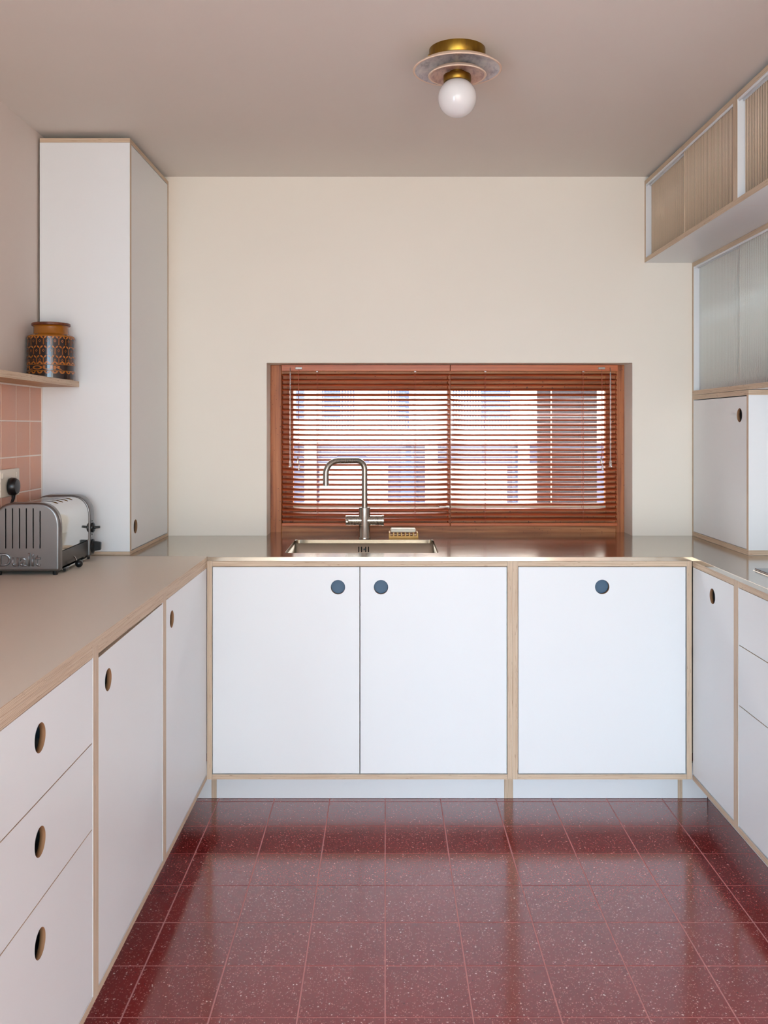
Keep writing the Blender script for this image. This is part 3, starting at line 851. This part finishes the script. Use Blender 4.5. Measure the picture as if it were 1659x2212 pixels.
k1 = mk('selector_switch', LA([(0, .0978), (.0165, .0978), (.0165, .103), (.012, .106), (0, .106)], (0, .342, .105), seg=28, axis='X'), M['black'], t, local=True, smooth=True)
mk('switch_lever', T([(.104, .342, .105), (.112, .342, .106), (.124, .342, .107)], .004, seg=12, radii=[.0055, .0045, .0042]), M['black'], k1, local=True, smooth=True)
k2 = mk('timer_knob', LA([(0, .0978), (.0235, .0978), (.0235, .102), (.018, .105), (.017, .106), (0, .106)], (0, .344, .043), seg=32, axis='X'), M['black'], t, local=True, smooth=True)
bm = bmesh.new(); box(bm, .106, .127, .338, .350, .027, .060)
for v in bm.verts:
    if v.co.x > .116: v.co.z = .0435+(v.co.z-.0435)*.78
bmesh.ops.bevel(bm, geom=list(bm.edges), offset=.0015, segments=2, affect='EDGES')
mk('knob_grip', bm, M['black'], k2, local=True)
lv = mk('lever', T([(.086, .165, .036), (.0965, .16, .031), (.1065, .15, .018), (.1115, .145, .0135)], .0022, seg=10), M['chrome'], t, local=True, smooth=True)
bm = bmesh.new(); bmesh.ops.create_uvsphere(bm, u_segments=24, v_segments=14, radius=.0122); bmesh.ops.translate(bm, verts=bm.verts, vec=(.115, .14, .0145))
mk('lever_ball', bm, M['black'], lv, local=True, smooth=True)
mk('crumb_tray', B(-.088, .094, .06, .30, .0065, .012, bev=.001), M['chrome'], t, local=True)
mk('tray_handle', B(.0942, .102, .05, .085, .004, .013, bev=.002), M['black'], t, local=True)
for fx_ in (-.083, .083):
    for fy in (.012, .342):
        mk('foot', LA([(0, 0), (.0068, 0), (.0075, .002), (.0075, .0112), (0, .0112)], (fx_, fy, 0), seg=18), M['black'], t, local=True, smooth=True)

# ================================================================== RIGHT WALL UNITS
def reeds(bm, y0, y1, z0, z1, x, pitch, r, seg=5, s=1):
    n = int((y1-y0)/pitch); p = (y1-y0)/n
    for k in range(n):
        yc = y0+(k+.5)*p
        lo, hi = [], []
        for i in range(seg+1):
            a = PI*i/seg
            lo.append(bm.verts.new((x-math.sin(a)*r, yc-math.cos(a)*r, z0))); hi.append(bm.verts.new((x-math.sin(a)*r, yc-math.cos(a)*r, z1)))
        for i in range(seg):
            f = bm.faces.new((lo[i], lo[i+1], hi[i+1], hi[i])); f.smooth = True
        bm.faces.new(lo); bm.faces.new(hi[::-1])
def wall_unit(name, label, cat, X, y0, y1, z0, z1, style, shelf=False):
    t = thing(name, label, cat, (X, (y0+y1)/2, z0), group='reeded cabinets under the ceiling' if style == 'reed' else None)
    XE = 1.641
    panel('side_panel', (X, XE, y0, y0+TH, z0+TH, z1), 'Y', t)
    panel('side_panel', (X, XE, y1-TH, y1, z0+TH, z1), 'Y', t)
    panel('bottom_panel', (X, XE, y0, y1, z0, z0+TH), 'Z', t)
    panel('top_panel', (X, XE, y0+TH, y1-TH, z1-TH, z1), 'Z', t)
    panel('back_panel', (XE-.008, XE, y0+TH, y1-TH, z0+TH, z1-TH), 'X', t, M['lam_in'])
    if shelf: panel('shelf', (X+.045, XE-.008, y0+TH, y1-TH, shelf, shelf+.012), 'Z', t, M['lam_in'])
    # sliding tracks
    zi0, zi1 = z0+TH, z1-TH
    tm = M['lam']
    bm = bmesh.new()
    for xx in (X+.002, X+.0165, X+.0305): box(bm, xx, xx+.0025, y0+TH, y1-TH, zi1-.007, zi1)
    mk('sliding_track', bm, tm, t)
    ym = (y0+y1)/2
    for (a, b, xd) in ((y0+TH, ym+.008, X+.009), (ym-.006, y1-TH, X+.023)):
        za, zb = zi0+.0008, zi1-.002
        if style == 'reed':
            d = mk('sliding_door', B(xd+.0005, xd+.0065, a, b, za, zb), M['reed_back'], t)
            bm = bmesh.new(); reeds(bm, a+.004, b-.001, za, zb, xd+.0005, .0113, .0023)
            mk('reeds', bm, M['reed'], d, kind='stuff', recalc=False)
            mk('edge_strip', B(xd-.004, xd+.0067, b+.0001, b+.0021, za, zb), M['reed'], d)
        else:
            bm = bmesh.new(); box(bm, xd+.001, xd+.005, a, b, za, zb)
            d = mk('sliding_door', bm, M['fluted_clear'], t)
            bm = bmesh.new(); reeds(bm, a, b, za, zb, xd+.0009, .0078, .0018, seg=6)
            mk('flutes', bm, M['fluted'], d, kind='stuff', recalc=False)
    return t
UZ0, UZ1 = 1.9936, 2.3255
wall_unit('ceiling_cabinet', 'reeded-oak sliding-door cabinet under the ceiling, the far one touching the window wall', 'cabinet', 1.0545, 2.7895, 3.764, UZ0, UZ1, 'reed')
wall_unit('ceiling_cabinet', 'reeded-oak sliding-door cabinet under the ceiling, cut by the right photo edge', 'cabinet', 1.0545, 1.81, 2.789, UZ0, UZ1, 'reed')
wall_unit('glass_cabinet', 'ribbed-glass sliding-door wall cabinet on the right above the small cupboard', 'cabinet', 1.248, 2.7895, 3.764, 1.4555, 1.9926, 'glass', shelf=1.72)
# small cupboard under it
t = thing('small_cupboard', 'small white single-door cupboard standing on the right steel worktop', 'cupboard', (1.248, 3.47, WT))
QX, QY0, QY1, QZ0, QZ1 = 1.248, 3.18, 3.764, WT+.0004, 1.4545
panel('bottom_panel', (QX, 1.641, QY0, QY1, QZ0, QZ0+TH), 'Z', t)
panel('top_panel', (QX, 1.641, QY0, QY1, QZ1-TH, QZ1), 'Z', t)
panel('side_panel', (QX, 1.641, QY0, QY0+.0165, QZ0+TH, QZ1-TH), 'Y', t)
panel('side_panel', (QX, 1.641, QY1-.0165, QY1, QZ0+TH, QZ1-TH), 'Y', t)
panel('back_panel', (1.633, 1.641, QY0+.017, QY1-.017, QZ0+TH, QZ1-TH), 'X', t, M['lam_in'])
door('door', 'right', QX+.0008, QY0+.019, QY1-.019, QZ0+TH+.0015, QZ1-TH-.0035, [(3.263, 1.368)], t)
# things inside the glass cabinet
red = mat('red_brown_glaze', (120, 44, 36), .3)
zb = 1.4555+TH
t = thing('bowl', 'dark red bowl blurred behind the ribbed glass', 'bowl', (1.38, 3.2, zb))
mk('bowl_shell', LA([(0, zb), (.035, zb), (.038, zb+.004), (.066, zb+.045), (.07, zb+.065), (.067, zb+.065), (.062, zb+.045), (.035, zb+.008), (0, zb+.008)], (1.38, 3.2, 0), seg=36), red, t, smooth=True)

# ================================================================== CEILING LAMP
LX, LY = .1945, 2.5
t = thing('ceiling_lamp', 'brass ceiling lamp with two stacked ceramic dishes and a white globe', 'ceiling lamp', (LX, LY, ZC))
br = M['brass']
def agedbrass():
    m = mat('worn_brass', (172, 130, 44), .3, 1.0)
    n = noise(m, pos(m, (30, 30, 6)), 1, 5, .7)
    L(m, ramp(m, n, [(.35, (158, 124, 50)), (.58, (138, 106, 46)), (.68, (112, 98, 70))]), bsdf(m).inputs['Base Color'])
    return m
ab = agedbrass()
ca = mk('canopy', LA([(0, ZC), (.076, ZC), (.076, ZC-.028), (.0745, ZC-.030), (.060, ZC-.030), (0, ZC-.030)], (LX, LY, 0), seg=64), ab, t, smooth=True)
mk('screw', LA([(0, -.079), (.003, -.079), (.003, -.074), (0, -.074)], (LX, LY-.012, ZC-.02), seg=12, axis='X'), ab, ca)
def glaze(name, c1, c2, c3, sc):
    m = mat(name, c1, .28)
    n = noise(m, pos(m, sc), 1, 5, .65)
    L(m, ramp(m, n, [(.36, c2), (.5, c1), (.66, c3)]), bsdf(m).inputs['Base Color'])
    return m
rimm = mat('bisque_clay', (234, 206, 182), .6)
outer_g = glaze('grey_glaze', (196, 190, 192), (150, 144, 152), (216, 210, 206), (50, 22, 40))
inner_g = glaze('pink_glaze', (204, 164, 148), (168, 128, 120), (216, 182, 164), (60, 20, 60))
def dish(name, R, rin, ztop, drop, th, m_in, parent):
    bm = bmesh.new()
    zt, zb_ = ztop, ztop-drop
    prof_out = [(rin, zt+th), (R*.55, zt+th-.001), (R*.86, zt+th-drop*.45), (R-.0015, zb_+.003), (R, zb_+.0015)]
    prof_in = [(R, zb_+.0015), (R-.002, zb_-.0005), (R-.006, zb_+.0005)]
    prof_i2 = [(R-.006, zb_+.0005), (R*.84, zt-drop*.45), (R*.55, zt-.001), (rin, zt)]
    lathe(bm, prof_out, (LX, LY, 0), seg=72, mi=0); lathe(bm, prof_in, (LX, LY, 0), seg=72, mi=0); lathe(bm, prof_i2, (LX, LY, 0), seg=72, mi=1)
    bmesh.ops.remove_doubles(bm, verts=bm.verts, dist=1e-6)
    return mk(name, bm, [rimm, m_in], parent, smooth=True)
mk('stem', LA([(0, ZC-.0302), (.02, ZC-.0302), (.02, 2.275), (0, 2.275)], (LX, LY, 0), seg=24), br, t, smooth=True)
dish('outer_dish', .120, .0203, 2.3035, .015, .006, outer_g, t)
dish('inner_dish', .079, .0203, 2.2855, .012, .005, inner_g, t)
mk('collar', LA([(0, 2.2748), (.037, 2.2748), (.0375, 2.273), (.0375, 2.259), (.036, 2.257), (0, 2.257)], (LX, LY, 0), seg=48), br, t, smooth=True)
gm = mat('opal_glass', (228, 224, 222), .05, spec=.5, Subsurface_Weight=.15, Subsurface_Radius=(.05, .05, .05))
bm = bmesh.new(); bmesh.ops.create_uvsphere(bm, u_segments=48, v_segments=32, radius=.052)
bmesh.ops.translate(bm, verts=bm.verts, vec=(LX, LY, 2.215))
mk('globe', bm, gm, t, smooth=True)

# ================================================================== BLINDS
BY = 3.862
PXM = 3.87/2000
def blind(x0, x1, label, wand_x, cord_x, ladders, join_off):
    t = thing('venetian_blind', label, 'blind', ((x0+x1)/2, BY, 1.585), group='venetian blinds in the kitchen window')
    mk('headrail', B(x0, x1, BY-.013, BY+.013, 1.559, 1.5845, bev=.001), M['headrail'], t)
    # one slat mesh, shared
    wv, hw, tilt = .0125, .0125, math.radians(25)
    b = bmesh.new(); n = 4; rows_ = []
    for i in range(n+1):
        s = -1+2*i/n
        yl = s*hw; zl = -.0016*(s*s)
        y = yl*math.cos(tilt)-zl*math.sin(tilt); z = yl*math.sin(tilt)+zl*math.cos(tilt)
        inset = .004 if abs(s) == 1 else 0
        rows_.append([b.verts.new((x0+.001+inset, y, z)), b.verts.new((x1-.001-inset, y, z)), b.verts.new((x1-.001-inset, y, z-.0005)), b.verts.new((x0+.001+inset, y, z-.0005))])
    for r0, r1 in zip(rows_, rows_[1:]):
        for k in range(4):
            f = b.faces.new((r0[k], r0[(k+1) % 4], r1[(k+1) % 4], r1[k])); f.smooth = k in (0, 2)
    b.faces.new(rows_[0]); b.faces.new(rows_[-1][::-1])
    bmesh.ops.recalc_face_normals(b, faces=b.faces)
    for v in b.verts: v.co.x -= (x0+x1)/2
    sm = bpy.data.meshes.new('slat'); b.to_mesh(sm); b.free(); sm.materials.append(M['slat'])
    for i in range(30):
        y = 809+10.74*i
        z = 1.327-(y-922)*PXM*(BY/3.87)
        o = bpy.data.objects.new('slat', sm); C.objects.link(o); o.parent = t
        o.location = (0, 0, z-1.585+random.uniform(-.0003, .0003))
        o.rotation_euler = (random.gauss(0, .02), random.gauss(0, .0004), 0)
    mk('bottom_rail', B(x0, x1, BY-.012, BY+.012, .914, .9265, bev=.002), M['headrail'], t)
    for lx in ladders:
        bm = bmesh.new()
        for dy in (-.0135, .0135): tube(bm, [(lx, BY+dy, 1.559), (lx, BY+dy, .922)], .0006, seg=5)
        tube(bm, [(lx+.004, BY, 1.559), (lx+.004, BY, .922)], .0007, seg=5)
        mk('ladder_cord', bm, M['cord'], t)
        mk('cord_clip', B(lx-.003, lx+.005, BY-.0145, BY-.0132, 1.554, 1.5585), M['metal'], t)
        bm = bmesh.new()
        for i in range(3, 28):
            z = 1.327-(809+10.74*i+5-922)*PXM
            box(bm, lx-.0009, lx+.0009, BY-.0147, BY-.0139, z-.0016, z+.0010)
        mk('cord_knots', bm, M['clear'], t, kind='stuff')
    wd_ = mk('tilt_wand', T([(wand_x, BY-.022, 1.553), (wand_x, BY-.022, 1.19)], .0026, seg=8), M['clear'], t, smooth=True)
    mk('wand_hook', T([(wand_x, BY-.0135, 1.572), (wand_x, BY-.019, 1.570), (wand_x, BY-.022, 1.555)], .0016, seg=6), M['metal'], wd_)
    mk('wand_tip', LA([(0, 1.192), (.003, 1.190), (.0065, 1.163), (.006, 1.160), (0, 1.160)], (wand_x, BY-.022, 0), seg=12), M['clear'], wd_, smooth=True)
    mk('cord_lock', B(cord_x-.014, cord_x+.014, BY-.0155, BY-.0132, 1.566, 1.575, bev=.0008), M['metal'], t)
    bm = bmesh.new()
    for dx in (-.002, .002): tube(bm, [(cord_x, BY-.016, 1.568), (cord_x+dx*.3, BY-.019, 1.525), (cord_x+dx, BY-.019, 1.20)], .0008, seg=5)
    mk('lift_cord', bm, M['cord'], t)
    bm = LA([(0, 1.206), (.002, 1.204), (.0055, 1.180), (.0045, 1.176), (0, 1.176)], (cord_x-.003, BY-.019, 0), seg=10)
    lathe(bm, [(0, 1.178), (.002, 1.176), (.005, 1.150), (.004, 1.147), (0, 1.147)], (cord_x+.002, BY-.019, 0), seg=10)
    mk('cord_tassel', bm, M['clear'], t, smooth=True)
    return t
kx = lambda px: (px-832)*BY/2000
blind(kx(609), kx(971.5), 'terracotta venetian blind covering the left half of the window', kx(628), kx(646), [kx(685), kx(896)], 0)
blind(kx(972.5), kx(1333), 'terracotta venetian blind covering the right half of the window', kx(1316), kx(1298), [kx(1047), kx(1258)], 0)

# ================================================================== OUTSIDE
struct('ground', B(-8, 10, 4.08, 20, -.25, -.15), mat('pale_paving', (170, 160, 150), .8))
wh = mat('white_render', (226, 224, 226), .8); lav = mat('shaded_lilac_render', (94, 100, 128), .8)  # lilac tone paints the shaded part of the white house front
gb = mat('pale_blue_glass', (90, 106, 140), .3); dkb = mat('grey_rail', (74, 90, 126), .5)
t = thing('white_house', 'white rendered house with windows and balcony railings seen through the blinds', 'house', (1, 8.05, -.15))
ox = lambda px: (px-832)*8.0/2000
oz = lambda py: 1.327-(py-922)*8.0/2000
mk('wall', B(-6, 8, 8.06, 8.3, -.15, oz(956)), lav, t)
mk('parapet', B(-6, 8, 7.98, 8.3, oz(956), oz(926)), wh, t)
for a, b in ((560, 625), (690, 838), (946, 1096), (1140, 1230)):
    mk('white_panel', B(ox(a), ox(b), 8.02, 8.059, -.15, oz(1002)), wh, t)
for a, b in ((866, 900), (1108, 1122)):
    mk('window', B(ox(a), ox(b), 8.04, 8.059, .3, oz(968)), gb, t)
mk('upper_wall', B(-6, 8, 9.6, 9.8, oz(956), 3.4), wh, t)
for a, b in ((640, 658), (700, 735), (860, 880), (1040, 1100)):
    mk('upper_window', B(ox(a)*1.2, ox(b)*1.2, 9.57, 9.599, 1.42, 2.1), gb, t)
for a, b in ((660, 684), (918, 944), (1118, 1140)):
    mk('post', B(ox(a), ox(b), 7.9, 7.979, -.15, 2.6), wh, t)
bal = B(0, .012, 8.1, 8.112, oz(926), oz(838)).copy(); me = bpy.data.meshes.new('baluster'); bal.to_mesh(me); bal.free(); me.materials.append(dkb)
for (a, b) in ((694, 765), (838, 884), (980, 1104)):
    x = ox(a)
    while x < ox(b):
        o = bpy.data.objects.new('baluster', me); C.objects.link(o); o.parent = t
        o.location = (x-1, -8.05, .15); x += .0245
mk('handrail', B(ox(690), ox(1160), 8.09, 8.125, oz(838), oz(832)), dkb, t)

scr = wood('weathered_boards', [(30, 27, 34), (44, 40, 49), (56, 52, 60)], (6, 60, 60), .7, dots=(24, 20, 24))
t = thing('board_screen', 'dark grey weathered timber screen outside the right end of the window', 'fence', (.98, 5.0, -.15))
for k in range(14):
    z = -.14+k*.17
    mk('board', B(.822, 1.144, 5.0, 5.022, z, z+.164, bev=.002), scr, t)
mk('batten', B(.892, .899, 4.992, 4.9995, -.15, 2.25), mat('pale_batten', (170, 160, 150), .6), t)
